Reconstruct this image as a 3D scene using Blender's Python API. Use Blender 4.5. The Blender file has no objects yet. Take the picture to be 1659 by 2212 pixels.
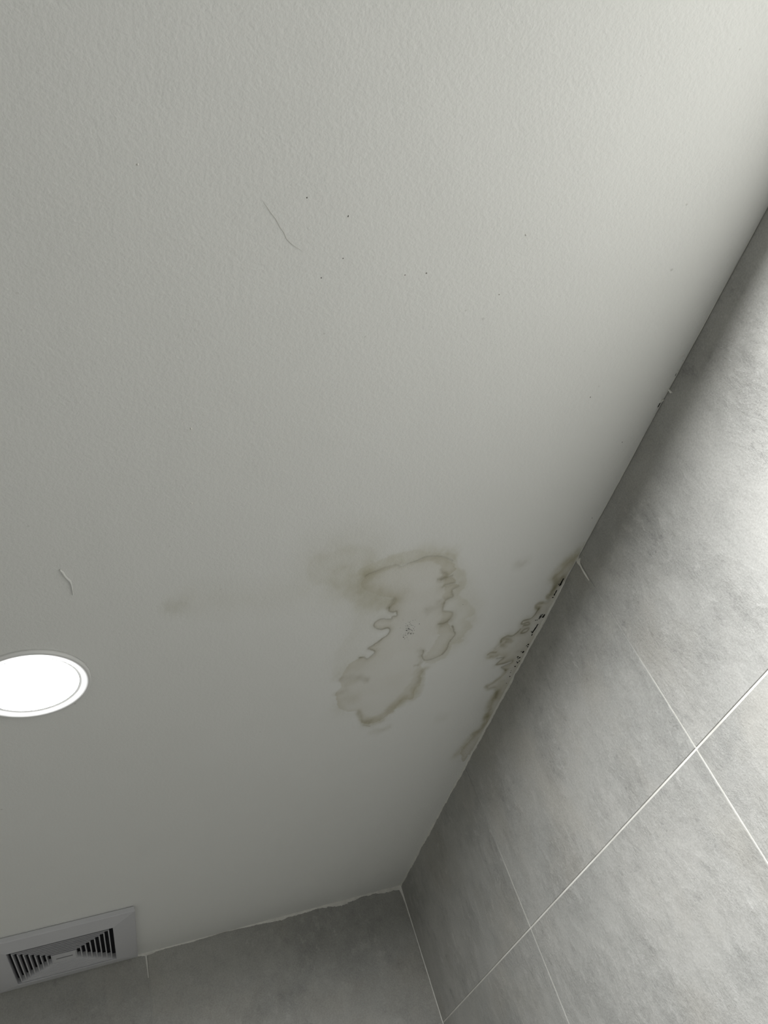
import bpy, bmesh, math, random
import numpy as np
from mathutils import Matrix, Vector

scene = bpy.context.scene
COL = scene.collection

# ------------------------------------------------------------------ camera
cam_data = bpy.data.cameras.new('camera')
cam = bpy.data.objects.new('camera', cam_data)
COL.objects.link(cam)
cam_data.sensor_fit = 'VERTICAL'
cam_data.sensor_height = 36.0
cam_data.lens = 36.0 * 0.7601640
cam_data.clip_start = 0.01
cam.matrix_world = Matrix(((0.93368658, 0.07827006, -0.34943263, -0.63435842),
                           (-0.19404444, -0.70954159, -0.67741973, -1.93916983),
                           (-0.30095867, 0.70030317, -0.64730159, -0.58430961),
                           (0, 0, 0, 1)))
scene.camera = cam

# ------------------------------------------------------------------ world, exposure
world = bpy.data.worlds.new('world')
scene.world = world
world.use_nodes = True
world.node_tree.nodes['Background'].inputs[0].default_value = (0.9, 0.95, 1.0, 1)
world.node_tree.nodes['Background'].inputs[1].default_value = 0.0
scene.view_settings.view_transform = 'Standard'
scene.view_settings.look = 'None'
scene.view_settings.gamma = 1.0
scene.view_settings.use_curve_mapping = False
scene.view_settings.exposure = 0.0
scene.cycles.diffuse_bounces = 5
scene.cycles.max_bounces = 8
scene.cycles.caustics_reflective = False
LAMP_A, LAMP_B = 11.2, 34.5             # watts of the two downlight beams
LAMP_SPREAD = 175.0                     # the prismatic diffusers throw little light along the ceiling
LAMP_B_X, LAMP_B_Y = -0.375, -1.955

random.seed(3)
rng = np.random.default_rng(11)

# Room: ceiling is z = 0, right wall x = 0, back wall y = 0, room at x < 0, y < 0, floor z = -2.4
RX, RY, RZ = -2.0, -3.0, -2.4

MAIN_POLY = [[-3188,-12144],[-3145,-12186],[-3066,-12223],[-2939,-12276],[-2821,-12294],[-2740,-12245],[-2664,-12295],[-2550,-12339],[-2421,-12393],[-2215,-12363],[-2022,-12260],[-1921,-12130],[-1939,-12031],[-2015,-11965],[-1934,-11947],[-1857,-11873],[-1863,-11795],[-1982,-11775],[-1851,-11785],[-1776,-11691],[-1862,-11619],[-1801,-11484],[-1887,-11430],[-1904,-11349],[-1870,-11186],[-1710,-11111],[-1685,-10988],[-1689,-10854],[-1608,-10786],[-1510,-10555],[-1543,-10404],[-1544,-10179],[-1629,-10018],[-1786,-9966],[-1882,-10030],[-1892,-9966],[-1879,-9828],[-1792,-9755],[-1774,-9664],[-1795,-9530],[-1740,-9266],[-1807,-9176],[-1763,-8904],[-1965,-8907],[-1997,-8853],[-2033,-8720],[-2069,-8577],[-2247,-8359],[-2422,-8345],[-2570,-8425],[-2650,-8683],[-2710,-8778],[-2899,-8830],[-3066,-9019],[-3142,-9241],[-3177,-9462],[-3112,-9616],[-3172,-9801],[-3134,-9989],[-3093,-10204],[-2957,-10312],[-2879,-10309],[-2821,-10263],[-2751,-10356],[-2742,-10432],[-2817,-10496],[-2852,-10526],[-2758,-10635],[-2625,-10786],[-2607,-10886],[-2661,-10956],[-2770,-10936],[-2864,-11029],[-2866,-11129],[-2785,-11189],[-2646,-11155],[-2639,-11211],[-2573,-11211],[-2593,-11300],[-2642,-11310],[-2703,-11336],[-2722,-11422],[-2683,-11497],[-2682,-11578],[-2764,-11620],[-2963,-11710],[-3168,-11851],[-3268,-12020]]
STROKES = [[[[-3204,-12134],[-3145,-12186],[-3066,-12223],[-2939,-12276],[-2821,-12294],[-2740,-12245],[-2664,-12295],[-2550,-12339],[-2421,-12393],[-2215,-12363],[-2022,-12260]],22,0.0,0.3],[[[-3200,-12207],[-3079,-12286],[-2922,-12358],[-2754,-12381],[-2593,-12442],[-2437,-12456],[-2229,-12413],[-2041,-12325]],160,0.4,0.0],[[[-3194,-12083],[-3264,-11994],[-3186,-11854],[-2961,-11696],[-2761,-11606],[-2676,-11550]],260,0.42,0.06],[[[-2682,-11578],[-2683,-11497],[-2722,-11422]],70,0.2,0.3],[[[-2722,-11422],[-2703,-11336],[-2642,-11310],[-2596,-11315],[-2573,-11211],[-2639,-11211],[-2646,-11155],[-2785,-11189],[-2866,-11129],[-2864,-11029],[-2770,-10936],[-2661,-10956],[-2607,-10886],[-2625,-10786],[-2748,-10633],[-2852,-10526],[-2817,-10496],[-2742,-10432],[-2751,-10356],[-2821,-10263],[-2879,-10309],[-2957,-10312]],26,0.1,0.55],[[[-2142,-12088],[-2038,-11982],[-2130,-11906]],50,0.2,0.26],[[[-1936,-11952],[-2043,-11931],[-2091,-11899]],36,0.2,0.25],[[[-1853,-11793],[-1982,-11775],[-2025,-11724]],36,0.2,0.32],[[[-1774,-11685],[-1862,-11619],[-1801,-11484],[-1887,-11430],[-1900,-11349]],34,0.2,0.36],[[[-1904,-11349],[-1870,-11186],[-1710,-11111],[-1685,-10988],[-1758,-10884],[-1857,-10875]],34,0.15,0.34],[[[-1608,-10786],[-1510,-10555],[-1543,-10404],[-1544,-10179],[-1629,-10018],[-1786,-9966],[-1887,-10031],[-1950,-10243]],26,0.15,0.45],[[[-2095,-11259],[-1992,-11310],[-1915,-11351]],120,0.15,0.24],[[[-1814,-10866],[-1664,-10984]],120,0.2,0.15],[[[-1994,-10253],[-1915,-10104]],80,0.15,0.15],[[[-1944,-9879],[-1894,-9933]],60,0.25,0.25],[[[-1792,-9738],[-1815,-9571],[-1816,-9395]],110,0.35,0.14],[[[-1807,-9176],[-1807,-8991],[-1969,-8927]],160,0.38,0.0],[[[-1997,-8853],[-2105,-8742],[-2186,-8497],[-2342,-8390],[-2480,-8415]],150,0.4,0.05],[[[-2429,-8379],[-2554,-8459],[-2631,-8639],[-2687,-8771]],80,0.35,0.18],[[[-3126,-9822],[-2927,-9818],[-2723,-9695]],90,0.12,0.2],[[[-3019,-9658],[-2905,-9694]],90,0.25,0.05],[[[-3143,-9435],[-3010,-9483]],80,0.2,0.1],[[[-3169,-9965],[-2918,-10095]],160,0.15,0.03],[[[-3058,-9035],[-3030,-9243],[-2842,-9223]],200,0.2,0.03],[[[-2507,-8325],[-2382,-8252]],36,0.2,0.16],[[[-2298,-8053],[-2181,-8034],[-2056,-8094]],110,0.24,0.06],[[[-1727,-11623],[-1416,-11111],[-1345,-10736],[-1407,-10373]],260,0.26,0.0],[[[-1891,-12126],[-1772,-11846],[-1755,-11655]],160,0.2,0.0],[[[-1524,-10336],[-1561,-10084],[-1715,-9854]],150,0.14,0.0],[[[-3915,-12555],[-3725,-12663],[-3452,-12670],[-3222,-12498]],420,0.15,0.02],[[[-3611,-12249],[-3521,-12307],[-3427,-12244],[-3423,-12121],[-3531,-12065],[-3616,-12177]],110,0.16,0.02],[[[-3471,-12005],[-3245,-11890],[-2930,-11544]],400,0.22,0.0],[[[-3134,-11283],[-3164,-10832],[-3219,-10267]],400,0.07,0.0],[[[-1112,-8071],[-1018,-8082]],150,0.1,0.04],[[[-5575,-11973],[-5496,-11992],[-5433,-12023]],180,0.2,0.05],[[[-963,-12041],[-875,-12037]],140,0.05,0.12],[[[-5311,-12026],[-4765,-11994],[-4191,-11951],[-3601,-11980]],330,0.09,0.0]]
EDGE_POLY = [[-41,-12139],[-65,-12059],[-133,-11963],[-191,-11779],[-242,-11678],[-176,-11534],[-126,-11367],[-123,-11228],[-177,-11191],[-109,-11061],[-193,-11053],[-272,-11033],[-284,-10952],[-218,-10891],[-234,-10748],[-275,-10670],[-388,-10644],[-373,-10554],[-362,-10426],[-399,-10332],[-452,-10279],[-547,-10300],[-619,-10226],[-581,-10087],[-658,-10000],[-736,-9858],[-660,-9731],[-518,-9737],[-394,-9693],[-468,-9587],[-457,-9501],[-302,-9531],[-202,-9562],[-208,-9474],[-341,-9400],[-212,-9295],[-246,-9144],[-326,-8989],[-439,-8871],[-386,-8766],[-250,-8758],[-184,-8616],[-212,-8406],[-165,-8200],[-126,-7893],[-84,-7507],[-159,-7287],[-256,-6927],[-286,-6605]]
EDGE_STROKES = [[[[-49,-12119],[-65,-12059],[-133,-11963],[-191,-11779],[-228,-11664]],150,0.45,0.05],[[[-242,-11678],[-176,-11534],[-126,-11367]],60,0.3,0.25],[[[-78,-11607],[-112,-11500],[-118,-11388],[-105,-11248]],90,0.3,0.35],[[[-126,-11367],[-123,-11228],[-177,-11191],[-109,-11061],[-188,-11041],[-272,-11033],[-284,-10952],[-208,-10889]],47,0.35,0.34],[[[-213,-10902],[-234,-10748],[-275,-10670],[-388,-10644],[-373,-10554],[-278,-10584],[-230,-10524],[-325,-10519]],36,0.2,0.58],[[[-214,-10432],[-285,-10409],[-308,-10325],[-221,-10331],[-203,-10404]],36,0.2,0.5],[[[-362,-10426],[-399,-10332],[-452,-10279],[-547,-10300],[-619,-10226],[-600,-10144]],39,0.3,0.48],[[[-609,-10198],[-542,-10235],[-398,-10124],[-509,-10136]],52,0.3,0.22],[[[-658,-10000],[-614,-10082],[-470,-9995]],65,0.3,0.26],[[[-736,-9858],[-697,-9903],[-601,-9879]],39,0.3,0.35],[[[-708,-9771],[-596,-9757],[-552,-9787]],60,0.35,0.12],[[[-523,-9697],[-394,-9693],[-453,-9597],[-470,-9512],[-302,-9531],[-196,-9555],[-185,-9502],[-291,-9444],[-341,-9400],[-212,-9295]],34,0.1,0.5],[[[-212,-9295],[-246,-9144],[-326,-8989],[-439,-8871]],60,0.35,0.22],[[[-439,-8871],[-386,-8766],[-276,-8780],[-173,-8613],[-138,-8447]],52,0.35,0.34],[[[-185,-8647],[-179,-8364],[-154,-8164],[-103,-7852]],110,0.45,0.16],[[[-179,-8889],[-90,-8682],[-84,-8431]],140,0.25,0.0],[[[-103,-7852],[-72,-7468],[-158,-7252]],110,0.35,0.14],[[[-158,-7252],[-256,-6927],[-321,-6580]],160,0.28,0.02],[[[-177,-9805],[-107,-9815]],70,0.0,0.25],[[[-80,-11032],[-104,-10869]],150,0.12,0.0],[[[-346,-9872],[-484,-9851]],200,0.12,0.0]]
MOULD_EDGE = [[[[-50,-11580],[-50,-11411]],26],[[[-60,-11321],[-57,-11193]],18],[[[-76,-11145],[-52,-11145]],20],[[[-46,-10740],[-45,-10661]],30],[[[-111,-10748],[-107,-10636]],16],[[[-87,-10755],[-90,-10657]],12],[[[-71,-10503],[-94,-10278]],22],[[[-124,-10336],[-124,-10310]],16]]
MOULD_DOTS = [[-76,-10229,14],[-49,-9969,16],[-37,-9902,14],[-70,-9937,10],[-70,-9766,18],[-112,-9789,10],[-125,-9649,16],[-80,-9616,18],[-101,-9593,11],[-50,-9513,16],[-66,-9472,18],[-93,-9507,10],[-78,-9370,18],[-102,-9200,11],[-74,-9075,11],[-110,-9254,8],[-68,-8873,9],[-157,-10614,10],[-130,-10613,9],[-55,-11446,14],[-83,-11450,10]]
MOULD_SPOTS = [[-2322,-10869,8.2],[-2342,-10829,8.2],[-2347,-10934,6.8],[-2298,-10849,6.8],[-2174,-10947,8.2],[-2350,-10674,6.8],[-2251,-10734,8.2],[-2348,-11022,5.2],[-2268,-10932,5.2],[-2249,-10808,6.8],[-2211,-10734,5.2],[-1584,-11269,5.2],[-2356,-10881,4.5],[-2331,-11040,3.0],[-2345,-10842,4.5],[-2300,-10823,3.8],[-2289,-10789,4.5],[-2261,-11055,4.5],[-2359,-10961,3.8],[-2341,-10815,2.2],[-2296,-11053,3.8],[-2341,-10770,3.0],[-2330,-10832,4.5],[-2265,-10821,4.5],[-2298,-10959,3.8],[-2308,-10766,3.8],[-2370,-10933,3.0],[-2354,-10888,3.0],[-2231,-10892,4.5],[-2322,-10961,3.0],[-2296,-10760,4.5],[-2260,-10881,3.0],[-2258,-10765,2.2],[-2311,-10854,4.5],[-2334,-10718,4.5],[-2324,-10619,3.8],[-2326,-10643,3.8],[-2289,-10941,3.8],[-2453,-11094,3.0],[-2300,-10759,3.8],[-2342,-10744,2.2],[-2367,-11029,2.2],[-2389,-11002,3.8],[-2319,-10711,3.8],[-2365,-10845,3.8],[-2294,-10852,3.8],[-2294,-10725,3.0],[-2278,-10754,3.0],[-2332,-11015,4.5],[-2309,-10831,3.0],[-2326,-10884,3.0],[-2338,-10961,3.0],[-2357,-10673,3.8],[-2252,-10579,2.2],[-2295,-10777,4.5],[-2239,-10851,4.5],[-2250,-10808,2.2],[-2320,-10981,4.5],[-2456,-10912,4.5],[-2339,-10717,4.5],[-2322,-10855,3.0],[-2369,-10896,3.0],[-2266,-10752,4.5],[-2299,-10937,3.8],[-2301,-10852,4.5],[-2321,-10916,3.0],[-2302,-10740,4.5],[-2218,-10807,4.5],[-2294,-10657,3.8],[-2364,-10961,4.5],[-2250,-10762,2.2],[-2223,-10739,4.5],[-2276,-10825,2.2],[-2280,-10842,4.5],[-2211,-10711,3.0],[-2331,-10830,3.8],[-2310,-10878,3.8],[-2383,-10943,4.5],[-2238,-10779,3.8],[-2342,-10777,3.8],[-2366,-10730,4.5],[-2325,-10811,3.0]]
JOINT_SMEAR = [[-11970,29],[-12007,22],[-12009,-6],[-12022,-14],[-12085,15],[-12095,2],[-12032,-34],[-12043,-48],[-12065,-45],[-12067,-58],[-12027,-78],[-12005,-102],[-11993,-173],[-11992,-267],[-11985,-390],[-11968,-387],[-11963,-335],[-11961,-232],[-11973,-118],[-11958,-46]]
FLAP = [[-14932,25],[-14938,5],[-14942,-46],[-14942,-82],[-14924,-68],[-14927,-26]]
FLAP_LINE = [[-14945,-76],[-14995,-73],[-15064,-66]]
LIP = [[-14794,-12],[-14794,-24],[-14759,-15],[-14734,5],[-14690,7],[-14670,16],[-14712,22],[-14739,13],[-14763,4]]
CEIL_SMEAR = [[-48,-15437],[-46,-15409],[-73,-15391],[-93,-15356],[-96,-15374],[-74,-15418],[-66,-15435]]
GAPS = [[[-16,-15156],[-13,-15129],[-12,-15115]],[[-19,-15333],[-16,-15317]],[[-16,-15202],[-18,-15193]],[[-13,-14783],[-14,-14739],[-20,-14715]]]
BACK_LOOP = [[-5784,9],[-5830,-28],[-5972,-52]]
BACK_DRIP = [[-6014,20],[-6012,-172],[-6009,-509]]
RUN = [[-6711,-12824],[-6685,-12770],[-6672,-12718],[-6649,-12671],[-6626,-12623],[-6620,-12593],[-6615,-12533],[-6611,-12398]]
CRACK = [[-4932,-16851],[-4861,-16761],[-4814,-16710],[-4775,-16646],[-4738,-16604],[-4711,-16549],[-4662,-16506],[-4566,-16452]]
PIN = [[-9538,-4071]]
WHITE_SPECKS = [[-5416,-14629],[-5386,-13647],[-2544,-16690],[-5852,-17055]]
DARK_SPECKS = [[-1045,-14851],[-273,-14151],[-3612,-16265],[-116,-12824],[-4587,-16895],[-4372,-16216],[-4208,-16400],[-3413,-16289],[-2617,-16096],[-4225,-16766]]
HALOS = [[[[-3315,-12274],[-3104,-12410],[-2853,-12515],[-2615,-12533],[-2425,-12478],[-2059,-12389],[-1951,-12236],[-1866,-12071],[-1758,-12028],[-1669,-11694],[-1703,-11508],[-1544,-11338],[-1413,-11169],[-1309,-11046],[-1404,-10901],[-1261,-10703],[-1343,-10518],[-1329,-10323],[-1474,-10308],[-1456,-10092],[-1632,-9867],[-1874,-9978],[-1792,-10398],[-1856,-11023],[-2163,-12168],[-2731,-12280],[-3186,-12131]],30,20],[[[-4009,-12546],[-3728,-12686],[-3460,-12717],[-3252,-12654],[-3118,-12483],[-3245,-12263],[-3268,-12020],[-2958,-11682],[-2676,-11550],[-2722,-11422],[-3091,-11439],[-3351,-11702],[-3627,-12032],[-3925,-12156]],90,16],[[[-3139,-11312],[-2851,-11055],[-2765,-10622],[-2841,-10517],[-2838,-10298],[-3064,-10260],[-3175,-10000],[-3259,-9791],[-3344,-10454],[-3218,-10932]],90,7],[[[-1952,-9779],[-1779,-9769],[-1706,-9436],[-1682,-9030],[-1730,-8856],[-1965,-8813],[-2099,-8508],[-2238,-8316],[-2503,-8304],[-2631,-8523],[-2710,-8778],[-2328,-8542],[-2096,-9002],[-1955,-9433]],60,16]]

# ------------------------------------------------------------------ node helpers
def new_mat(name):
    m = bpy.data.materials.new(name)
    m.use_nodes = True
    nt = m.node_tree
    b = nt.nodes['Principled BSDF']
    return m, nt, b

def node(nt, typ, **kw):
    n = nt.nodes.new(typ)
    for k, v in kw.items():
        if k.startswith('i_'):
            key = k[2:]
            key = int(key) if key.isdigit() else key.replace('_', ' ')
            n.inputs[key].default_value = v
        else:
            setattr(n, k, v)
    return n

def link(nt, a, b):
    nt.links.new(a, b)

def pos_coords(nt, scale=(1, 1, 1), per_object=False):
    """World position, optionally shifted by a random amount per object (alike tiles differ)."""
    g = node(nt, 'ShaderNodeNewGeometry')
    out = g.outputs['Position']
    if per_object:
        oi = node(nt, 'ShaderNodeObjectInfo')
        mul = node(nt, 'ShaderNodeMath', operation='MULTIPLY', i_1=37.0)
        link(nt, oi.outputs['Random'], mul.inputs[0])
        add = node(nt, 'ShaderNodeVectorMath', operation='ADD')
        link(nt, out, add.inputs[0])
        link(nt, mul.outputs[0], add.inputs[1])
        out = add.outputs[0]
    mp = node(nt, 'ShaderNodeVectorMath', operation='MULTIPLY')
    mp.inputs[1].default_value = scale
    link(nt, out, mp.inputs[0])
    return mp.outputs[0]

def noise(nt, vec, scale, detail=4, rough=0.55):
    n = node(nt, 'ShaderNodeTexNoise', i_Scale=scale, i_Detail=detail, i_Roughness=rough)
    link(nt, vec, n.inputs['Vector'])
    return n.outputs['Fac']

def ramp(nt, fac, stops):
    r = node(nt, 'ShaderNodeValToRGB')
    el = r.color_ramp.elements
    while len(el) > 1:
        el.remove(el[-1])
    el[0].position = stops[0][0]
    c = stops[0][1]
    el[0].color = c if isinstance(c, tuple) else (c, c, c, 1)
    for p, c in stops[1:]:
        e = el.new(p)
        e.color = c if isinstance(c, tuple) else (c, c, c, 1)
    link(nt, fac, r.inputs[0])
    return r.outputs[0]

def mix(nt, fac, a, b, typ='MIX'):
    m = node(nt, 'ShaderNodeMix', data_type='RGBA', blend_type=typ)
    for s, v in ((m.inputs[0], fac), (m.inputs[6], a), (m.inputs[7], b)):
        if hasattr(v, 'is_output'):
            link(nt, v, s)
        else:
            s.default_value = v
    return m.outputs[2]

def math_n(nt, op, a, b=0.0):
    m = node(nt, 'ShaderNodeMath', operation=op)
    for s, v in ((m.inputs[0], a), (m.inputs[1], b)):
        if hasattr(v, 'is_output'):
            link(nt, v, s)
        else:
            s.default_value = v
    return m.outputs[0]

def bump(nt, height, strength, dist, normal=None):
    b = node(nt, 'ShaderNodeBump', i_Strength=strength, i_Distance=dist)
    link(nt, height, b.inputs['Height'])
    if normal is not None:
        link(nt, normal, b.inputs['Normal'])
    return b.outputs[0]

# ------------------------------------------------------------------ materials
CEIL_RGB = (0.855, 0.858, 0.835, 1)

def ceiling_material(name, stained):
    m, nt, b = new_mat(name)
    v = pos_coords(nt)
    patch = noise(nt, v, 2.2, 3)
    base = mix(nt, ramp(nt, patch, [(0.35, 0.0), (0.65, 1.0)]), CEIL_RGB, (0.84, 0.843, 0.817, 1))
    # sparse pinhole specks in the paint
    vo = node(nt, 'ShaderNodeTexVoronoi', i_Scale=52.0, i_Randomness=1.0)
    link(nt, v, vo.inputs['Vector'])
    keep = ramp(nt, noise(nt, v, 3.3, 2), [(0.46, 0.0), (0.62, 1.0)])
    sep = node(nt, 'ShaderNodeSeparateColor')
    link(nt, vo.outputs['Color'], sep.inputs[0])
    size = math_n(nt, 'MULTIPLY', math_n(nt, 'POWER', sep.outputs[0], 2.6), 0.085)
    dot = math_n(nt, 'LESS_THAN', vo.outputs['Distance'], size)
    dot = math_n(nt, 'MULTIPLY', dot, keep)
    base = mix(nt, math_n(nt, 'MULTIPLY', dot, 0.30), base, (0.36, 0.35, 0.31, 1))
    if stained:
        at = node(nt, 'ShaderNodeAttribute', attribute_name='stain')
        s2 = node(nt, 'ShaderNodeSeparateColor')
        link(nt, at.outputs['Color'], s2.inputs[0])
        base = mix(nt, s2.outputs[0], base, mix(nt, 1.0, base, (0.62, 0.585, 0.43, 1), 'MULTIPLY'))
        base = mix(nt, s2.outputs[1], base, mix(nt, 1.0, base, (0.40, 0.375, 0.29, 1), 'MULTIPLY'))
        base = mix(nt, s2.outputs[2], base, mix(nt, 1.0, base, (0.885, 0.86, 0.81, 1), 'MULTIPLY'))
    link(nt, base, b.inputs['Base Color'])
    b.inputs['Roughness'].default_value = 0.62
    b.inputs['Specular IOR Level'].default_value = 0.3
    peel = math_n(nt, 'ADD', noise(nt, v, 210.0, 2, 0.5), math_n(nt, 'MULTIPLY', noise(nt, v, 500.0, 2, 0.5), 0.45))
    n1 = bump(nt, peel, 0.40, 0.0012)
    n2 = bump(nt, noise(nt, v, 7.0, 2), 0.10, 0.02, n1)
    link(nt, n2, b.inputs['Normal'])
    return m

M_CEIL = ceiling_material('ceiling_paint', False)
M_STAIN = ceiling_material('stained_ceiling_paint', True)

def tile_material():
    m, nt, b = new_mat('stone_look_tile')
    v = pos_coords(nt, (1, 1, 1), True)
    vs = pos_coords(nt, (1, 1.1, 0.78), True)
    big = noise(nt, v, 3.4, 4, 0.62)
    col = ramp(nt, big, [(0.34, (0.355, 0.356, 0.338, 1)), (0.50, (0.425, 0.423, 0.402, 1)), (0.66, (0.50, 0.492, 0.466, 1))])
    mid = ramp(nt, noise(nt, vs, 15.0, 7, 0.68), [(0.40, 0.0), (0.63, 1.0)])
    col = mix(nt, math_n(nt, 'MULTIPLY', mid, 0.50), col, (0.53, 0.525, 0.50, 1))
    # pale chalky flakes and darker pits, gathered in patches
    where = ramp(nt, noise(nt, v, 8.0, 3, 0.6), [(0.40, 0.15), (0.62, 1.0)])
    fl = noise(nt, vs, 52.0, 8, 0.76)
    pale = math_n(nt, 'MULTIPLY', ramp(nt, fl, [(0.54, 0.0), (0.62, 1.0)]), where)
    dark = math_n(nt, 'MULTIPLY', ramp(nt, fl, [(0.37, 1.0), (0.45, 0.0)]), where)
    col = mix(nt, math_n(nt, 'MULTIPLY', pale, 0.72), col, (0.61, 0.605, 0.58, 1))
    col = mix(nt, math_n(nt, 'MULTIPLY', dark, 0.68), col, (0.30, 0.298, 0.285, 1))
    # faint warm and cool clouds
    tint = noise(nt, v, 6.5, 3)
    col = mix(nt, math_n(nt, 'MULTIPLY', ramp(nt, tint, [(0.50, 0.0), (0.66, 1.0)]), 0.34), col, (0.475, 0.445, 0.385, 1))
    fine = noise(nt, v, 420.0, 3, 0.6)
    col = mix(nt, 0.18, col, ramp(nt, fine, [(0.3, 0.18), (0.7, 0.74)]))
    col = mix(nt, 1.0, col, (0.81, 0.81, 0.80, 1), 'MULTIPLY')
    link(nt, col, b.inputs['Base Color'])
    b.inputs['Roughness'].default_value = 0.58
    b.inputs['Specular IOR Level'].default_value = 0.35
    n1 = bump(nt, noise(nt, v, 300.0, 3, 0.6), 0.26, 0.0008)
    n2 = bump(nt, math_n(nt, 'MULTIPLY', fl, where), 0.95, 0.0036, n1)
    n3 = bump(nt, noise(nt, vs, 16.0, 6, 0.66), 0.24, 0.0060, n2)
    link(nt, n3, b.inputs['Normal'])
    return m
M_TILE = tile_material()

def plain(name, rgb, rough=0.5, spec=0.4, nscale=None, namt=0.1, bscale=None, bstr=0.2, bdist=0.001):
    m, nt, b = new_mat(name)
    v = pos_coords(nt)
    if nscale:
        f = noise(nt, v, nscale, 4, 0.6)
        d = tuple(c * (1 - namt) for c in rgb)
        l = tuple(min(1, c * (1 + namt)) for c in rgb)
        link(nt, ramp(nt, f, [(0.3, d + (1,)), (0.7, l + (1,))]), b.inputs['Base Color'])
    else:
        b.inputs['Base Color'].default_value = rgb + (1,)
    b.inputs['Roughness'].default_value = rough
    b.inputs['Specular IOR Level'].default_value = spec
    if bscale:
        link(nt, bump(nt, noise(nt, v, bscale, 4, 0.6), bstr, bdist), b.inputs['Normal'])
    return m

def grout_material(name, grey_top):
    m, nt, b = new_mat(name)
    v = pos_coords(nt)
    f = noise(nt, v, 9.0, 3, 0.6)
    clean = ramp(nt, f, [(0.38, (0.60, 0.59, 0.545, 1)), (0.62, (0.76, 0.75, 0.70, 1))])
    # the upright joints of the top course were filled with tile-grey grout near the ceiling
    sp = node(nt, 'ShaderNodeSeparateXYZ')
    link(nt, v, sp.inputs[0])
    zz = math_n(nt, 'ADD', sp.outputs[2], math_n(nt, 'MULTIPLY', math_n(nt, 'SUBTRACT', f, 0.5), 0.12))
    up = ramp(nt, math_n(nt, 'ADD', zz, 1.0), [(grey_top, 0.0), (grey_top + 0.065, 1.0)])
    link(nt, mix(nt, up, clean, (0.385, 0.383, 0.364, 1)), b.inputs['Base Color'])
    b.inputs['Roughness'].default_value = 0.8
    link(nt, bump(nt, noise(nt, v, 260.0, 4, 0.6), 0.4, 0.001), b.inputs['Normal'])
    return m
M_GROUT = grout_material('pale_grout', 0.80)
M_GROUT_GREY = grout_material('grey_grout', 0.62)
M_CAULK = plain('white_caulk', (0.74, 0.73, 0.69), 0.55, 0.4, 60.0, 0.10, 120.0, 0.5, 0.002)
M_OLD_CAULK = plain('aged_caulk', (0.70, 0.695, 0.65), 0.6, 0.3, 40.0, 0.08, 120.0, 0.5, 0.002)
M_MOULD = plain('black_mould', (0.022, 0.021, 0.017), 0.9, 0.1, 300.0, 0.5)
M_MOULD_GREY = plain('grey_mould', (0.10, 0.098, 0.09), 0.9, 0.1, 300.0, 0.5)
M_PLASTIC = plain('white_plastic', (0.62, 0.62, 0.645), 0.42, 0.45, 8.0, 0.02)
M_SLAT = plain('white_louvre_plastic', (0.58, 0.58, 0.605), 0.45, 0.4, 8.0, 0.02)
M_DARK = plain('fan_shade_black', (0.03, 0.03, 0.036), 0.7, 0.2, 20.0, 0.2)  # near-black that stands in for shade inside and behind the fan
M_LOGO = plain('grey_emblem', (0.16, 0.16, 0.165), 0.5, 0.3)
M_RIM = plain('white_lamp_rim', (0.82, 0.82, 0.81), 0.35, 0.45, 8.0, 0.01)
M_PAINTED = plain('painted_wall', (0.45, 0.45, 0.43), 0.6, 0.3, 3.0, 0.02, 200.0, 0.15, 0.001)
M_FLOOR = plain('grey_floor_tile', (0.20, 0.20, 0.19), 0.45, 0.4, 6.0, 0.10, 60.0, 0.1, 0.002)
M_FLAKE = plain('bare_plaster_flake', (0.80, 0.79, 0.75), 0.6, 0.3, 80.0, 0.05)
M_SPECK = plain('dark_speck', (0.16, 0.155, 0.14), 0.8, 0.2, 200.0, 0.2)

def lamp_material():
    m, nt, b = new_mat('lit_diffuser')
    b.inputs['Base Color'].default_value = (0.9, 0.9, 0.9, 1)
    b.inputs['Emission Color'].default_value = (0.985, 0.993, 1.0, 1)
    b.inputs['Emission Strength'].default_value = 25.0
    return m
M_LAMP = lamp_material()


# ------------------------------------------------------------------ mesh helpers
def add_obj(name, verts, faces, mat, parent=None, smooth=False):
    me = bpy.data.meshes.new(name)
    me.from_pydata([tuple(map(float, v)) for v in verts], [], [tuple(int(i) for i in f) for f in faces])
    me.validate()
    me.materials.append(mat)
    if smooth:
        me.polygons.foreach_set('use_smooth', [True] * len(me.polygons))
    me.update()
    o = bpy.data.objects.new(name, me)
    COL.objects.link(o)
    if parent is not None:
        o.parent = parent
    return o

def box_data(x0, x1, y0, y1, z0, z1):
    v = [(x, y, z) for x in (x0, x1) for y in (y0, y1) for z in (z0, z1)]
    f = [(0, 1, 3, 2), (4, 6, 7, 5), (0, 4, 5, 1), (2, 3, 7, 6), (0, 2, 6, 4), (1, 5, 7, 3)]
    return v, f

def structure(o):
    o['kind'] = 'structure'
    return o

def fix_normals(o):
    bm = bmesh.new()
    bm.from_mesh(o.data)
    bmesh.ops.recalc_face_normals(bm, faces=bm.faces)
    bm.to_mesh(o.data)
    bm.free()
    return o

def empty(name, loc, label, cat, group=None):
    o = bpy.data.objects.new(name, None)
    COL.objects.link(o)
    o.location = loc
    o.empty_display_size = 0.05
    o['label'] = label
    o['category'] = cat
    if group:
        o['group'] = group
    return o

U = 1e-4      # traced outlines are stored in tenths of a millimetre

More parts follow.
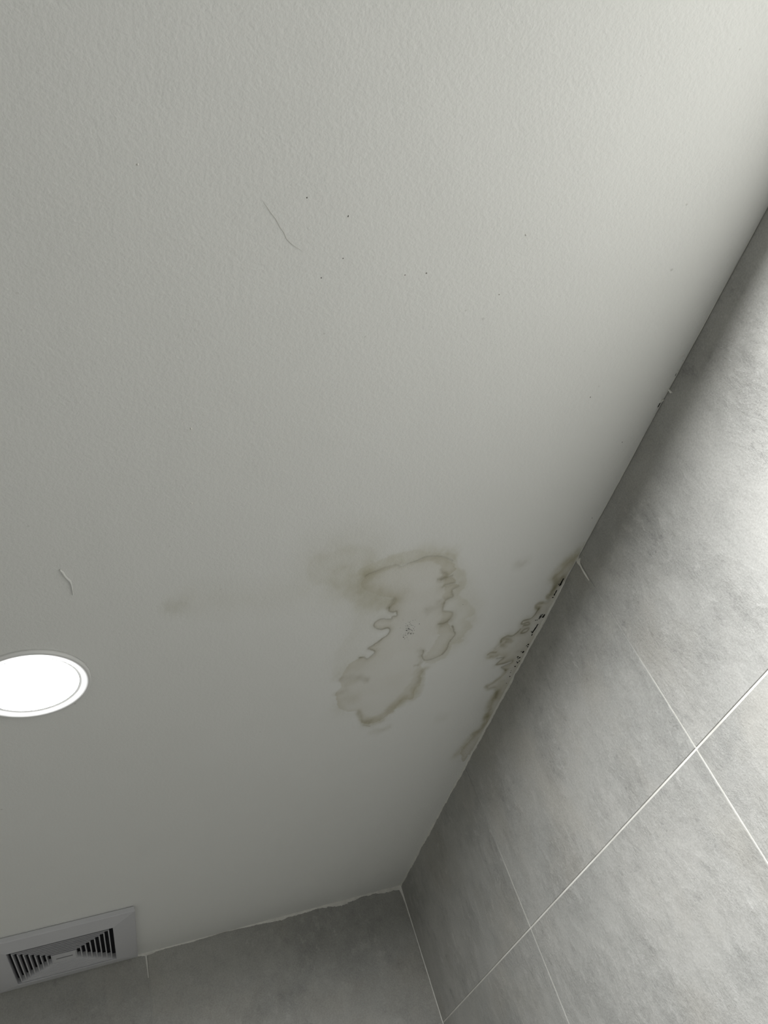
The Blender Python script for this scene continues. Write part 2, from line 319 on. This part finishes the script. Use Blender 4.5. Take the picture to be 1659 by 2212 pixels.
# ------------------------------------------------------------------ room shell
TH = 0.12
ceiling = structure(add_obj('ceiling', *box_data(RX - TH, TH, RY - TH, TH, 0.0, TH), M_CEIL))
ceiling['label'] = 'matt white painted ceiling with brown water stains and fine roller texture'
floor = structure(add_obj('floor', *box_data(RX, 0.0, RY, 0.0, RZ - TH, RZ), M_FLOOR))
TT = 0.0009    # how far tiles stand proud of the grout
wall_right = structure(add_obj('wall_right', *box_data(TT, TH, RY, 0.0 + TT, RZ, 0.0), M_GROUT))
wall_right['label'] = 'right wall of grey stone-look tiles with pale grout joints'
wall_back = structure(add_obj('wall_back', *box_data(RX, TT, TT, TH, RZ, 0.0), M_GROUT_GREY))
wall_back['label'] = 'end wall of grey stone-look tiles behind the exhaust fan'
wall_left = structure(add_obj('wall_left', *box_data(RX - TH, RX, RY, 0.0, RZ, 0.0), M_PAINTED))
wall_front = structure(add_obj('wall_front', *box_data(RX, 0.0, RY - TH, RY, RZ, 0.0), M_PAINTED))

# ------------------------------------------------------------------ wall tiles (600 x 300 mm)
def tile_mesh(w, h, t, jag_seed):
    """One tile in local (u along wall, n out of wall, v up), arrised edges slightly uneven."""
    r = random.Random(jag_seed)
    n_u, n_v = 6, 4
    ch = 0.0005
    ring = []
    for i in range(n_u):
        ring.append((w * i / n_u, 0))
    for i in range(n_v):
        ring.append((w, h * i / n_v))
    for i in range(n_u):
        ring.append((w * (1 - i / n_u), h))
    for i in range(n_v):
        ring.append((0, h * (1 - i / n_v)))
    def inset(p, d):
        u, v = p
        return (min(max(u, d), w - d), min(max(v, d), h - d))
    V, F = [], []
    N = len(ring)
    jit = [r.uniform(0, 0.0003) for _ in ring]
    for k, p in enumerate(ring):
        u, v = inset(p, jit[k])
        V.append((u, 0.0, v))
    for k, p in enumerate(ring):
        u, v = inset(p, jit[k])
        V.append((u, t - ch, v))
    for k, p in enumerate(ring):
        u, v = inset(p, ch + jit[k])
        V.append((u, t, v))
    for a in (0, N):
        for k in range(N):
            k2 = (k + 1) % N
            F.append((a + k, a + k2, a + N + k2, a + N + k))
    F.append(tuple(range(2 * N, 3 * N)))
    F.append(tuple(reversed(range(N))))
    me = bpy.data.meshes.new('tile')
    me.from_pydata(V, [], F)
    me.materials.append(M_TILE)
    me.update()
    bm = bmesh.new(); bm.from_mesh(me)
    bmesh.ops.recalc_face_normals(bm, faces=bm.faces)
    bm.to_mesh(me); bm.free()
    return me

W, H, G = 0.6, 0.3, 0.0023
TILE_MESHES = [tile_mesh(W - G, H - G, TT, s) for s in range(3)]
def place_tile(parent, mat, k):
    o = bpy.data.objects.new('tile', TILE_MESHES[k % 3])
    COL.objects.link(o)
    o.parent = parent
    o.matrix_local = mat
    return o
k = 0
for j in range(8):
    for i in range(5):
        y0 = -W * i - G / 2
        z0 = -H * (j + 1) + G / 2
        # local u -> -y, n -> -x, v -> z
        nudge = 0.0 if (i, j) != (1, 0) else 0.0006
        mt = Matrix(((0, -1, 0, TT), (-1, 0, 0, y0 - nudge), (0, 0, 1, z0), (0, 0, 0, 1)))
        place_tile(wall_right, mt, k); k += 1
for j in range(8):
    for i in range(4):
        w_ = W
        x0 = -W * i - G / 2
        if x0 - W < RX:
            continue
        z0 = -H * (j + 1) + G / 2
        mt = Matrix(((-1, 0, 0, x0), (0, -1, 0, TT), (0, 0, 1, z0), (0, 0, 0, 1)))
        place_tile(wall_back, mt, k); k += 1
# cut tiles at the left end of the end wall
cut_w = -RX - 3 * W - G
if cut_w > 0.02:
    CUT = tile_mesh(cut_w, H - G, TT, 9)
    for j in range(8):
        o = bpy.data.objects.new('tile', CUT)
        COL.objects.link(o); o.parent = wall_back
        o.matrix_local = Matrix(((-1, 0, 0, -3 * W - G / 2), (0, -1, 0, TT), (0, 0, 1, -H * (j + 1) + G / 2), (0, 0, 0, 1)))

# ------------------------------------------------------------------ water stains
def seg_dist(P, poly):
    """distance of points P (n,2) to an open polyline"""
    d = np.full(len(P), 1e9)
    for a, b in zip(poly[:-1], poly[1:]):
        ab = b - a
        L = ab @ ab
        t = np.clip(((P - a) @ ab) / max(L, 1e-12), 0, 1)
        q = a + t[:, None] * ab
        d = np.minimum(d, np.hypot(*(P - q).T))
    return d

def inside(P, poly):
    x, y = P.T
    c = np.zeros(len(P), bool)
    n = len(poly)
    for i in range(n):
        x1, y1 = poly[i]; x2, y2 = poly[(i + 1) % n]
        if y1 == y2:
            continue
        hit = ((y1 > y) != (y2 > y)) & (x < (x2 - x1) * (y - y1) / (y2 - y1) + x1)
        c ^= hit
    return c

def curve(pts, closed=False, n=5):
    """Catmull-Rom through the traced points, so tide lines run in curves"""
    p = np.array(pts, float)
    if len(p) < 3:
        return p
    p = np.r_[p[-1:], p, p[:2]] if closed else np.r_[2 * p[:1] - p[1:2], p, 2 * p[-1:] - p[-2:-1]]
    out = []
    for a, b, c, d in zip(p[:-3], p[1:-2], p[2:-1], p[3:]):
        for t in np.arange(n) / n:
            out.append(0.5 * (2 * b + (c - a) * t + (2 * a - 5 * b + 4 * c - d) * t * t + (3 * b - a - 3 * c + d) * t ** 3))
    if not closed:
        out.append(p[-2])
    return np.array(out)

def value_noise(P, freq, seed):
    r = np.random.default_rng(seed)
    tab = r.random((128, 128))
    q = P * freq
    i = np.floor(q).astype(int); f = q - i
    f = f * f * (3 - 2 * f)
    g = lambda a, b: tab[(i[:, 0] + a) % 128, (i[:, 1] + b) % 128]
    return (g(0, 0) * (1 - f[:, 0]) * (1 - f[:, 1]) + g(1, 0) * f[:, 0] * (1 - f[:, 1])
            + g(0, 1) * (1 - f[:, 0]) * f[:, 1] + g(1, 1) * f[:, 0] * f[:, 1])

def fbm(P, freq, seed):
    return sum(value_noise(P, freq * 2 ** k, seed + k) * 0.5 ** (k + 1) for k in range(4))

def smooth(x):
    x = np.clip(x, 0, 1)
    return x * x * (3 - 2 * x)

def stain_patch(poly, strokes, x0, x1, y0, y1, step, fill, rim, rim_w, seed, label, clip_wall, halos=()):
    nx, ny = int((x1 - x0) / step) + 1, int((y1 - y0) / step) + 1
    gx, gy = np.meshgrid(x0 + np.arange(nx) * step, y0 + np.arange(ny) * step, indexing='ij')
    P = np.c_[gx.ravel(), gy.ravel()]
    # ragged, wicked edges: warp the lookup, with finer fraying here and there
    fray = smooth((fbm(P, 18, seed + 70) - 0.42) * 4.0)[:, None]
    Wp = P + 0.0034 * (np.c_[fbm(P, 55, seed), fbm(P, 55, seed + 9)] - 0.47) * 2
    Wp = Wp + fray * 0.0050 * (np.c_[fbm(P, 170, seed + 3), fbm(P, 90, seed + 12)] - 0.47) * 2
    ANI = np.array([1.0, 0.58])       # stains are drawn out along the ceiling board
    ol = np.zeros(len(P)); dk = np.zeros(len(P)); wash = np.zeros(len(P))
    pl = (curve(poly, True, 3) if len(poly) else np.zeros((0, 2))) * U
    if len(pl):
        ins = inside(Wp, pl)
        d = seg_dist(Wp * ANI, np.r_[pl, pl[:1]] * ANI)
        var = smooth((fbm(P, 22, seed + 20) - 0.25) * 2.2)
        var2 = smooth((fbm(P, 12, seed + 25) - 0.30) * 2.4)
        core = smooth(d / (0.0012 + 0.0035 * var2)) * ins
        wash = fill * core * (0.75 + 0.4 * var)
        ol += core * rim * (np.exp(-d / rim_w) * (0.35 + 0.9 * var) + 0.42 * var2 * np.exp(-d / (rim_w * 4)))
        # paler halo that soaked out past the rim
        ol += (~ins) * 0.13 * np.exp(-d / 0.011) * var2
    for pts, soft, pct in halos:
        hp = curve(pts, True, 3) * U
        sd = seg_dist(Wp * ANI, np.r_[hp, hp[:1]] * ANI) * np.where(inside(Wp, hp), 1, -1)
        var = 0.7 + 0.6 * fbm(P, 40, seed + 61)
        # a slightly stronger rim where the wash dried
        ol = np.maximum(ol, 0) + pct / 100 * var * smooth(sd / (soft * U) + 0.5) * (0.8 + 0.4 * np.exp(-np.abs(sd) / 0.006))
    for pts, w, o_, k_ in strokes:
        q = curve(pts, False, 4) * U * ANI
        hw = w * U * 0.5
        PA = P * ANI
        lo, hi = q.min(0) - 3 * hw - 0.01, q.max(0) + 3 * hw + 0.01
        sel = np.where(((PA > lo) & (PA < hi)).all(1))[0]
        if not len(sel):
            continue
        wide = w > 40
        S_ = (Wp[sel] if wide else P[sel] + 0.45 * (Wp[sel] - P[sel])) * ANI
        dd = seg_dist(S_, q)
        var = 0.45 + 1.1 * fbm(P[sel], 60, seed + 33)
        if wide:
            blot = smooth((fbm(P[sel] * ANI, 75, seed + 44) - 0.30) * 3.2)
            k2 = 0.9 if w < 200 else 0.45          # broad washes stay even
            prof = np.exp(-(dd / hw) ** 2 * 0.8) * (1 + k2 * (var - 1)) * (1 - 0.45 * k2 + k2 * 0.62 * blot)
        else:
            prof = (np.exp(-(dd / (hw * 0.8)) ** 2 * 1.1) + 0.30 * np.exp(-(dd / (hw * 3.0)) ** 2)) * var
        ol[sel] = 1 - (1 - np.clip(ol[sel], 0, 1)) * (1 - np.clip(o_ * prof, 0, 1))
        dk[sel] = 1 - (1 - dk[sel]) * (1 - np.clip(k_ * prof, 0, 1))
    ol = np.clip(ol * (0.86 + 0.28 * fbm(P, 110, seed + 50)), 0, 1)
    tot = ol + dk + wash
    keep = (tot > 0.012).reshape(nx, ny)
    if clip_wall:
        keep &= gx <= 0.0
    kf = keep[:-1, :-1] & keep[1:, :-1] & keep[:-1, 1:] & keep[1:, 1:]
    idx = np.arange(nx * ny).reshape(nx, ny)
    F = np.c_[idx[:-1, :-1][kf], idx[:-1, 1:][kf], idx[1:, 1:][kf], idx[1:, :-1][kf]]
    used = np.unique(F)
    remap = np.full(nx * ny, -1); remap[used] = np.arange(len(used))
    F = remap[F]
    V = np.c_[P[used], np.full(len(used), -0.00004)]
    me = bpy.data.meshes.new('water_stain')
    me.vertices.add(len(V)); me.vertices.foreach_set('co', V.astype(np.float32).ravel())
    me.loops.add(F.size); me.loops.foreach_set('vertex_index', F.astype(np.int32).ravel())
    me.polygons.add(len(F))
    me.polygons.foreach_set('loop_start', (np.arange(len(F)) * 4).astype(np.int32))
    me.update(calc_edges=True)
    at = me.attributes.new('stain', 'FLOAT_COLOR', 'POINT')
    at.data.foreach_set('color', np.c_[ol, dk, wash, np.ones(len(P))][used].astype(np.float32).ravel())
    me.materials.append(M_STAIN)
    o = bpy.data.objects.new('water_stain', me)
    COL.objects.link(o)
    o.parent = ceiling
    o['label'] = label
    return o

main_strokes = STROKES[:-4] + [STROKES[-3], STROKES[-1]]
stain_patch(MAIN_POLY, main_strokes, -0.60, -0.095, -1.37, -0.76, 0.0008, 0.55, 0.30, 0.006, 5,
            'large brownish water stain with wavy dark tide lines mid ceiling', False, HALOS)
EDGE_STROKES = [(p, w, min(1, o_ * 1.45), min(1, k_ * 1.0)) for p, w, o_, k_ in EDGE_STROKES]
edge_poly = [(0, -12180)] + EDGE_POLY + [(0, -6500)]
stain_patch(edge_poly, EDGE_STROKES, -0.0945, 0.0, -1.235, -0.62, 0.0008, 0.7, 0.48, 0.005, 71,
            'narrow yellow-brown water stain along the ceiling edge by the right wall', True)
for st, lab in ((STROKES[-4], 'faint small grey smudge left of the edge stain, below the large stain'),
                (STROKES[-2], 'small grey smudge between the large stain and the wall')):
    q = np.array(st[0], float) * U
    m_ = st[1] * U * 1.6
    stain_patch([], [st], q[:, 0].min() - m_, q[:, 0].max() + m_, q[:, 1].min() - m_, q[:, 1].max() + m_, 0.0015, 0, 0, 1, 91, lab, False)

# ------------------------------------------------------------------ mould: tiny raised colonies
def dots_mesh(dots, z, n=7, seed=0, bulge=0.0004):
    r = random.Random(seed)
    V, F = [], []
    for x, y, rad in dots:
        b = len(V)
        rr = rad * U
        s = r.uniform(1.0, 1.7)
        a0 = r.uniform(0, 6.28)
        for k in range(n):
            a = a0 + 2 * math.pi * k / n
            q = rr * r.uniform(0.7, 1.2)
            V.append((min(x * U + q * math.cos(a), -0.0002), y * U + q * s * math.sin(a), z))
        V.append((min(x * U, -0.0002), y * U, z - bulge))
        for k in range(n):
            F.append((b + k, b + n, b + (k + 1) % n))
    return V, F

V, F = dots_mesh(MOULD_SPOTS, -0.0003, 6, 1, 0.0003)
o = add_obj('mould_specks', V, F, M_MOULD_GREY, ceiling)
o['label'] = 'cluster of tiny dark mould specks inside the large stain'
o['kind'] = 'stuff'

def ribbon(pts, widths, z_of, thick, n_sub=6, jag=0.15, seed=0):
    """half-round raised stroke along pts; z_of maps (a, b, height) to xyz"""
    r = random.Random(seed)
    q = [np.array(p, float) for p in pts]
    fine, wd = [], []
    for i in range(len(q) - 1):
        for s in range(n_sub):
            t = s / n_sub
            fine.append(q[i] * (1 - t) + q[i + 1] * t)
            wd.append(widths[i] * (1 - t) + widths[i + 1] * t)
    fine.append(q[-1]); wd.append(widths[-1])
    V, F = [], []
    for i, p in enumerate(fine):
        a = fine[max(i - 1, 0)]; b = fine[min(i + 1, len(fine) - 1)]
        d = b - a
        d = d / (np.linalg.norm(d) + 1e-12)
        nrm = np.array([-d[1], d[0]])
        w = wd[i] * 0.5
        wl, wr = w * r.uniform(1 - jag, 1 + jag), w * r.uniform(1 - jag, 1 + jag)
        V.append(z_of(*(p + nrm * wl), 0.0))
        V.append(z_of(*(p + nrm * wl * 0.4), thick))
        V.append(z_of(*(p - nrm * wr * 0.4), thick))
        V.append(z_of(*(p - nrm * wr), 0.0))
    for i in range(len(fine) - 1):
        for c in range(3):
            F.append((4 * i + c, 4 * i + c + 1, 4 * i + 5 + c, 4 * i + 4 + c))
    return V, F

on_ceiling = lambda a, b, h: (min(a, -0.0002), b, -0.0003 - h)
on_right = lambda a, b, h: (-0.0001 - h, a, min(b, -0.0001))
on_back = lambda a, b, h: (a, -0.0001 - h, min(b, -0.0001))
def S(pts):
    return [(a * U, b * U) for a, b in pts]

V, F = [], []
for n_, (pts, w) in enumerate(MOULD_EDGE):
    v, f = ribbon(S(pts), [w * U * 0.9] + [w * U * 1.25] * (len(pts) - 1), on_ceiling, 0.0004, 7, 0.5, n_)
    F += [tuple(i + len(V) for i in ff) for ff in f]; V += v
v, f = dots_mesh(MOULD_DOTS, -0.0003, 7, 2)
F += [tuple(i + len(V) for i in ff) for ff in f]; V += v
o = fix_normals(add_obj('mould_specks', V, F, M_MOULD, ceiling))
o['label'] = 'black mould streaks and specks along the ceiling edge by the right wall'
o['kind'] = 'stuff'

# ------------------------------------------------------------------ ceiling marks
V, F = ribbon(S(RUN), [0.0018, 0.003, 0.0026, 0.0028, 0.0026, 0.0022, 0.0014, 0.0008], on_ceiling, 0.0012, 4, 0.2, 3)
fix_normals(add_obj('paint_run', V, F, M_CEIL, ceiling, True))['label'] = 'short raised paint run above the downlight'
V, F = ribbon(S(CRACK), [0.0003] + [0.0006] * (len(CRACK) - 2) + [0.0002], on_ceiling, 0.0001, 4, 0.4, 4)
o = fix_normals(add_obj('hairline_crack', V, F, plain('crack_line', (0.74, 0.735, 0.70), 0.8, 0.2, 100.0, 0.1), ceiling))
o['label'] = 'fine hairline crack in the upper ceiling'
V, F = dots_mesh([(x, y, 6) for x, y in DARK_SPECKS], -0.0001, 6, 5)
add_obj('dirt_speck', V, F, M_SPECK, ceiling)['kind'] = 'stuff'
V, F = dots_mesh([(x, y, 11) for x, y in WHITE_SPECKS], -0.0001, 6, 6, 0.0012)
add_obj('paint_nib', V, F, M_FLAKE, ceiling)['kind'] = 'stuff'
V, F = [], []
for n_, pts in enumerate(GAPS):
    v, f = ribbon(S(pts), [0.0005] + [0.0010] * (len(pts) - 2) + [0.0001], on_ceiling, 0.0001, 5, 0.4, n_)
    F += [tuple(i + len(V) for i in ff) for ff in f]; V += v
o = fix_normals(add_obj('edge_crack', V, F, M_SPECK, ceiling)); o['label'] = 'dark open gaps where the ceiling edge has cracked'
V, F = ribbon(S(CEIL_SMEAR[2:3] + [((CEIL_SMEAR[0][0] + CEIL_SMEAR[1][0]) / 2, (CEIL_SMEAR[0][1] + CEIL_SMEAR[1][1]) / 2)]),
              [0.002, 0.005], on_ceiling, 0.0006, 8, 0.4, 8)

# ------------------------------------------------------------------ caulk beads and ragged paint edges
def bead(name, along, prof, n, to_xyz, mat, seed, label):
    """prof(t) -> (width on first surface, width on second surface); quarter-round fillet with ragged lips"""
    r = random.Random(seed)
    V, F = [], []
    K = 5
    for i in range(n + 1):
        t = i / n
        s = along[0] + (along[1] - along[0]) * t
        a, b = prof(s)
        a *= r.uniform(0.85, 1.15); b *= r.uniform(0.85, 1.15)
        for k_ in range(K):
            ph = math.pi / 2 * k_ / (K - 1)
            # concave-ish fillet between (a,0) and (0,b)
            u = a * (1 - math.sin(ph)) ** 0.8 if k_ else a
            w = b * (1 - math.cos(ph)) ** 0.8 if k_ < K - 1 else b
            V.append(to_xyz(s, max(u, 0.00015) if k_ == K - 1 else u + 0.0002, w + 0.00015))
    for i in range(n):
        for k_ in range(K - 1):
            a = i * K + k_
            F.append((a, a + 1, a + K + 1, a + K))
    o = fix_normals(add_obj(name, V, F, mat, None, True))
    structure(o)
    o['label'] = label
    return o

def interp_prof(stops):
    xs = [s[0] for s in stops]
    def f(s):
        return (float(np.interp(s, xs, [q[1] for q in stops])), float(np.interp(s, xs, [q[2] for q in stops])))
    return f
def wob(s, f, seed):
    return float(fbm(np.array([[s, 0.37 + seed]]), f, 300 + seed))

pr = interp_prof([(-3.0, .0003, .0004), (-1.75, .0003, .0004), (-1.50, .0004, .0008), (-1.44, .0008, .0004), (-1.40, .0004, .0010), (-1.22, .0004, .0008),
                  (-1.19, .0003, .0003), (-1.155, .0004, .0004), (-1.14, .0008, .0022), (-1.10, .0010, .0042), (-1.05, .0012, .0038), (-0.98, .0014, .0030), (-0.90, .0016, .0032), (-0.80, .0016, .0034),
                  (-0.6, .0014, .0034), (-0.3, .0014, .0036), (-0.08, .0020, .0042), (0.0, .003, .006)])
def prof_right(s):
    a, b = pr(s)
    m1 = 0.35 + 1.3 * wob(s, 34, 1); m2 = 0.25 + 1.5 * wob(s, 46, 2)
    return a * m1, b * m2
trim_1 = bead('trim_1', (RY, -0.0002), prof_right, 900, lambda s, u, w: (-u, s, -w), M_OLD_CAULK, 1,
              'thin ragged caulk line between ceiling and right wall')
pb = interp_prof([(-2.0, .001, .002), (-0.63, .001, .003), (-0.60, .001, .007), (-0.575, .001, .0030), (-0.50, .001, .0030), (-0.43, .001, .0006), (-0.40, .001, .0022), (-0.34, .001, .0045), (-0.315, .001, .0075),
                  (-0.29, .001, .0062), (-0.25, .001, .0050), (-0.215, .001, .0042), (-0.17, .001, .0085), (-0.14, .001, .0100), (-0.11, .001, .0045), (-0.07, .001, .0040), (-0.045, .001, .0085), (-0.015, .002, .0095), (0, .004, .012)])
def prof_back(s):
    a, b = pb(s)
    return a, b * (0.5 + 1.0 * wob(s, 60, 4))
trim_2 = bead('trim_2', (RX, -0.0002), prof_back, 700, lambda s, u, w: (s, -u, -w), M_CAULK, 2,
              'uneven white caulk line between ceiling and end wall')
pc = interp_prof([(-2.4, .0014, .0014), (-0.10, .0014, .0014), (-0.05, .0018, .0018), (-0.03, .003, .0026), (-0.012, .006, .004), (0, .008, .005)])
trim_3 = bead('trim_3', (RZ, -0.0002), pc, 400, lambda s, u, w: (-u, -w, s), M_CAULK, 3,
              'thin vertical caulk line in the corner of the two tiled walls')

def slab(name, pts, to_xyz, thick, mat, parent, label=None):
    n = len(pts)
    V = [to_xyz(a, b, 0.0) for a, b in pts] + [to_xyz(a, b, thick) for a, b in pts]
    F = [tuple(range(n, 2 * n)), tuple(reversed(range(n)))]
    F += [(i, (i + 1) % n, n + (i + 1) % n, n + i) for i in range(n)]
    o = fix_normals(add_obj(name, V, F, mat, parent))
    if label:
        o['label'] = label
    return o

slab('caulk_smear', S(JOINT_SMEAR), on_right, 0.0008, M_CAULK, trim_1, 'forked white caulk smear at the top of a tile joint')
slab('paint_flake', S(FLAP), on_right, 0.0018, M_FLAKE, trim_1, 'small white paint flake curling from the ceiling edge')
V, F = ribbon(S(FLAP_LINE), [0.0016, 0.0012, 0.0005], on_right, 0.0006, 5, 0.3, 12)
fix_normals(add_obj('caulk_smear', V, F, M_GROUT, trim_1))['label'] = 'faint caulk smear below the paint flake'
slab('paint_flake', S(LIP), on_right, 0.0022, M_OLD_CAULK, trim_1, 'lifted lip of paint below the curling flake')
V, F = ribbon(S([CEIL_SMEAR[3], CEIL_SMEAR[2], CEIL_SMEAR[1]]), [0.0008, 0.0022, 0.005], on_ceiling, 0.0005, 6, 0.35, 13)
fix_normals(add_obj('caulk_smear', V, F, M_FLAKE, trim_1))['label'] = 'pale filler smear on the ceiling edge above the flake'
V, F = ribbon(S(BACK_LOOP), [0.0022, 0.0024, 0.003], on_back, 0.001, 6, 0.3, 14)
fix_normals(add_obj('caulk_smear', V, F, M_CAULK, trim_2))['label'] = 'looped white caulk smear beside the exhaust fan'
V, F = ribbon(S(BACK_DRIP), [0.0040, 0.0032, 0.0016], on_back, 0.0008, 8, 0.12, 15)
fix_normals(add_obj('caulk_smear', V, F, M_CAULK, trim_2))['label'] = 'straight white caulk drip down the joint beside the fan'
# pin hole in a tile
V, F = dots_mesh([(0, 0, 11)], 0, 8, 21, 0.0003)
py, pz = PIN[0]
V = [(-0.0001 - (-z), py * U + x * 0.8, pz * U + y * 0.8) for x, y, z in V]
o = fix_normals(add_obj('pinhole', V, F, M_SPECK, wall_right)); o['label'] = 'tiny dark pinhole in a tile'

# ------------------------------------------------------------------ downlights
def lathe(prof, n=96):
    V, F = [], []
    m = len(prof)
    for i in range(n):
        a = 2 * math.pi * i / n
        for r_, z_ in prof:
            V.append((r_ * math.cos(a), r_ * math.sin(a), z_))
    for i in range(n):
        j = (i + 1) % n
        for k_ in range(m - 1):
            F.append((i * m + k_, i * m + k_ + 1, j * m + k_ + 1, j * m + k_))
    return V, F

def downlight(loc, label, watts, src=None):
    root = empty('downlight', loc, label, 'ceiling light', 'round recessed ceiling downlights')
    if src is None:
        V, F = lathe([(0.0640, 0.0), (0.0677, -0.0002), (0.0677, -0.0026), (0.0674, -0.0041), (0.0664, -0.0049), (0.0652, -0.0050), (0.0640, -0.00490),
                      (0.0620, -0.00452), (0.0600, -0.00408), (0.0580, -0.00358), (0.0560, -0.00302), (0.0545, -0.00262), (0.0537, -0.0024), (0.0536, -0.0018)])
        fix_normals(add_obj('rim', V, F, M_RIM, root, True))
        n = 96
        V = [(0.0539 * math.cos(2 * math.pi * i / n), 0.0539 * math.sin(2 * math.pi * i / n), -0.00242) for i in range(n)]
        V += [(0, 0, -0.0025)]
        d = add_obj('diffuser', V, [((i + 1) % n, i, n) for i in range(n)], M_LAMP, root, True)
        d['label'] = 'glowing white diffuser'
    else:
        for ch in [c_ for c_ in src.children if c_.type == 'MESH']:
            c = ch.copy()
            COL.objects.link(c)
            c.parent = root
    ld = bpy.data.lights.new('downlight_beam', 'AREA')
    ld.shape = 'DISK'
    ld.size = 0.104
    ld.energy = watts
    ld.spread = math.radians(LAMP_SPREAD)
    ld.color = (0.985, 0.993, 1.0)
    beam = bpy.data.objects.new('downlight_beam', ld)
    COL.objects.link(beam)
    beam.parent = root
    beam.location = (0, 0, -0.0028)
    return root

lamp_a = downlight((-0.7195, -1.0833, 0.0), 'lit round white downlight in the ceiling left of the large stain', LAMP_A)
lamp_b = downlight((LAMP_B_X, LAMP_B_Y, 0.0), 'lit round white downlight beyond the top of the view near the right wall', LAMP_B, lamp_a)

# ------------------------------------------------------------------ exhaust fan
fan = empty('exhaust_fan', (-0.7545, -0.158, 0.0),
            'square white bathroom exhaust fan grille on the ceiling against the end wall', 'exhaust fan')
HO, HI, Z0, Z1, Z2 = 0.136, 0.0935, -0.0008, -0.0108, -0.0170
def ring_loop(h, z):
    return [(-h, -h, z), (h, -h, z), (h, h, z), (-h, h, z)]
loops = [ring_loop(HO - 0.010, Z0), ring_loop(HO - 0.0015, Z0), ring_loop(HO, Z1 + 0.001), ring_loop(HO - 0.001, Z1),
         ring_loop(HI + 0.0008, Z2), ring_loop(HI, Z2 + 0.0006), ring_loop(HI, -0.004)]
V = [p for L in loops for p in L]
F = []
for a in range(len(loops) - 1):
    for k_ in range(4):
        F.append((4 * a + k_, 4 * a + (k_ + 1) % 4, 4 * a + 4 + (k_ + 1) % 4, 4 * a + 4 + k_))
fix_normals(add_obj('fascia', V, F, M_PLASTIC, fan))
# dark box against the ceiling: shade of the deep interior is its colour
o = add_obj('interior_shade', *box_data(-HO + 0.012, HO - 0.012, -HO + 0.012, HO - 0.012, -0.0030, -0.0002), M_DARK, fan)
o['label'] = 'dark box standing in for the shaded inside of the fan'
# dark sheet whose colour stands in for shade between fascia and ceiling
o = add_obj('gap_shade', *box_data(-HO + 0.003, HO - 0.003, -HO + 0.003, HO - 0.003, -0.0007, -0.0001), M_DARK, fan)
o['label'] = 'dark sheet for the shaded gap line under the fascia'
# eight nested square louvres; every slat of every ring is its own part, leaning outwards
NR = 8
CP_X, CP_Y = 0.0215, 0.0215
def slat_data(half, depth, lean, th):
    """mitred slat along local x at y = -half; lean moves its back edge (inside the fan) towards +y"""
    zf, zb = Z2 + 0.0004, Z2 + 0.0004 + depth
    f0, f1 = half, half - th
    V = [(-f0, -f0, zf), (f0, -f0, zf), (f1, -f1, zf), (-f1, -f1, zf),
         (-f0, -f0 + lean, zb), (f0, -f0 + lean, zb), (f1, -f1 + lean, zb), (-f1, -f1 + lean, zb)]
    F = [(0, 1, 2, 3), (7, 6, 5, 4), (0, 4, 5, 1), (2, 6, 7, 3), (1, 5, 6, 2), (3, 7, 4, 0)]
    return V, F
pitch = (HI - CP_X) / NR
LEANS = (0.0058, 0.0, 0.0058, 0.0)
for q_ in range(4):
    for r_ in range(NR):
        half = HI - pitch * (r_ + 1) + 0.0016
        V, F = slat_data(half, 0.0112, LEANS[q_], 0.0019)
        o = fix_normals(add_obj('slat', V, F, M_SLAT, fan))
        o.rotation_euler = (0, 0, q_ * math.pi / 2)
cp = CP_X - 0.0006
add_obj('centre_plate', *box_data(-cp, cp, -cp, cp, Z2 + 0.0002, Z2 + 0.004), M_PLASTIC, fan)
# small unreadable maker's emblem: a dark dash with a swoosh over it
V, F = box_data(-0.0150, 0.0150, -0.0016, 0.0016, Z2 - 0.0001, Z2 + 0.0004)
o = add_obj('emblem', V, F, M_LOGO, fan)
o['label'] = 'small grey emblem on the centre plate'
V, F = ribbon([(-0.005, -0.0055), (0.0, -0.0078), (0.006, -0.0055)], [0.0008, 0.002, 0.0008], lambda a, b, h: (a, b, Z2 + 0.0001 - h), 0.0003, 4, 0.1, 3)
add_obj('emblem_mark', V, F, M_PLASTIC, fan)
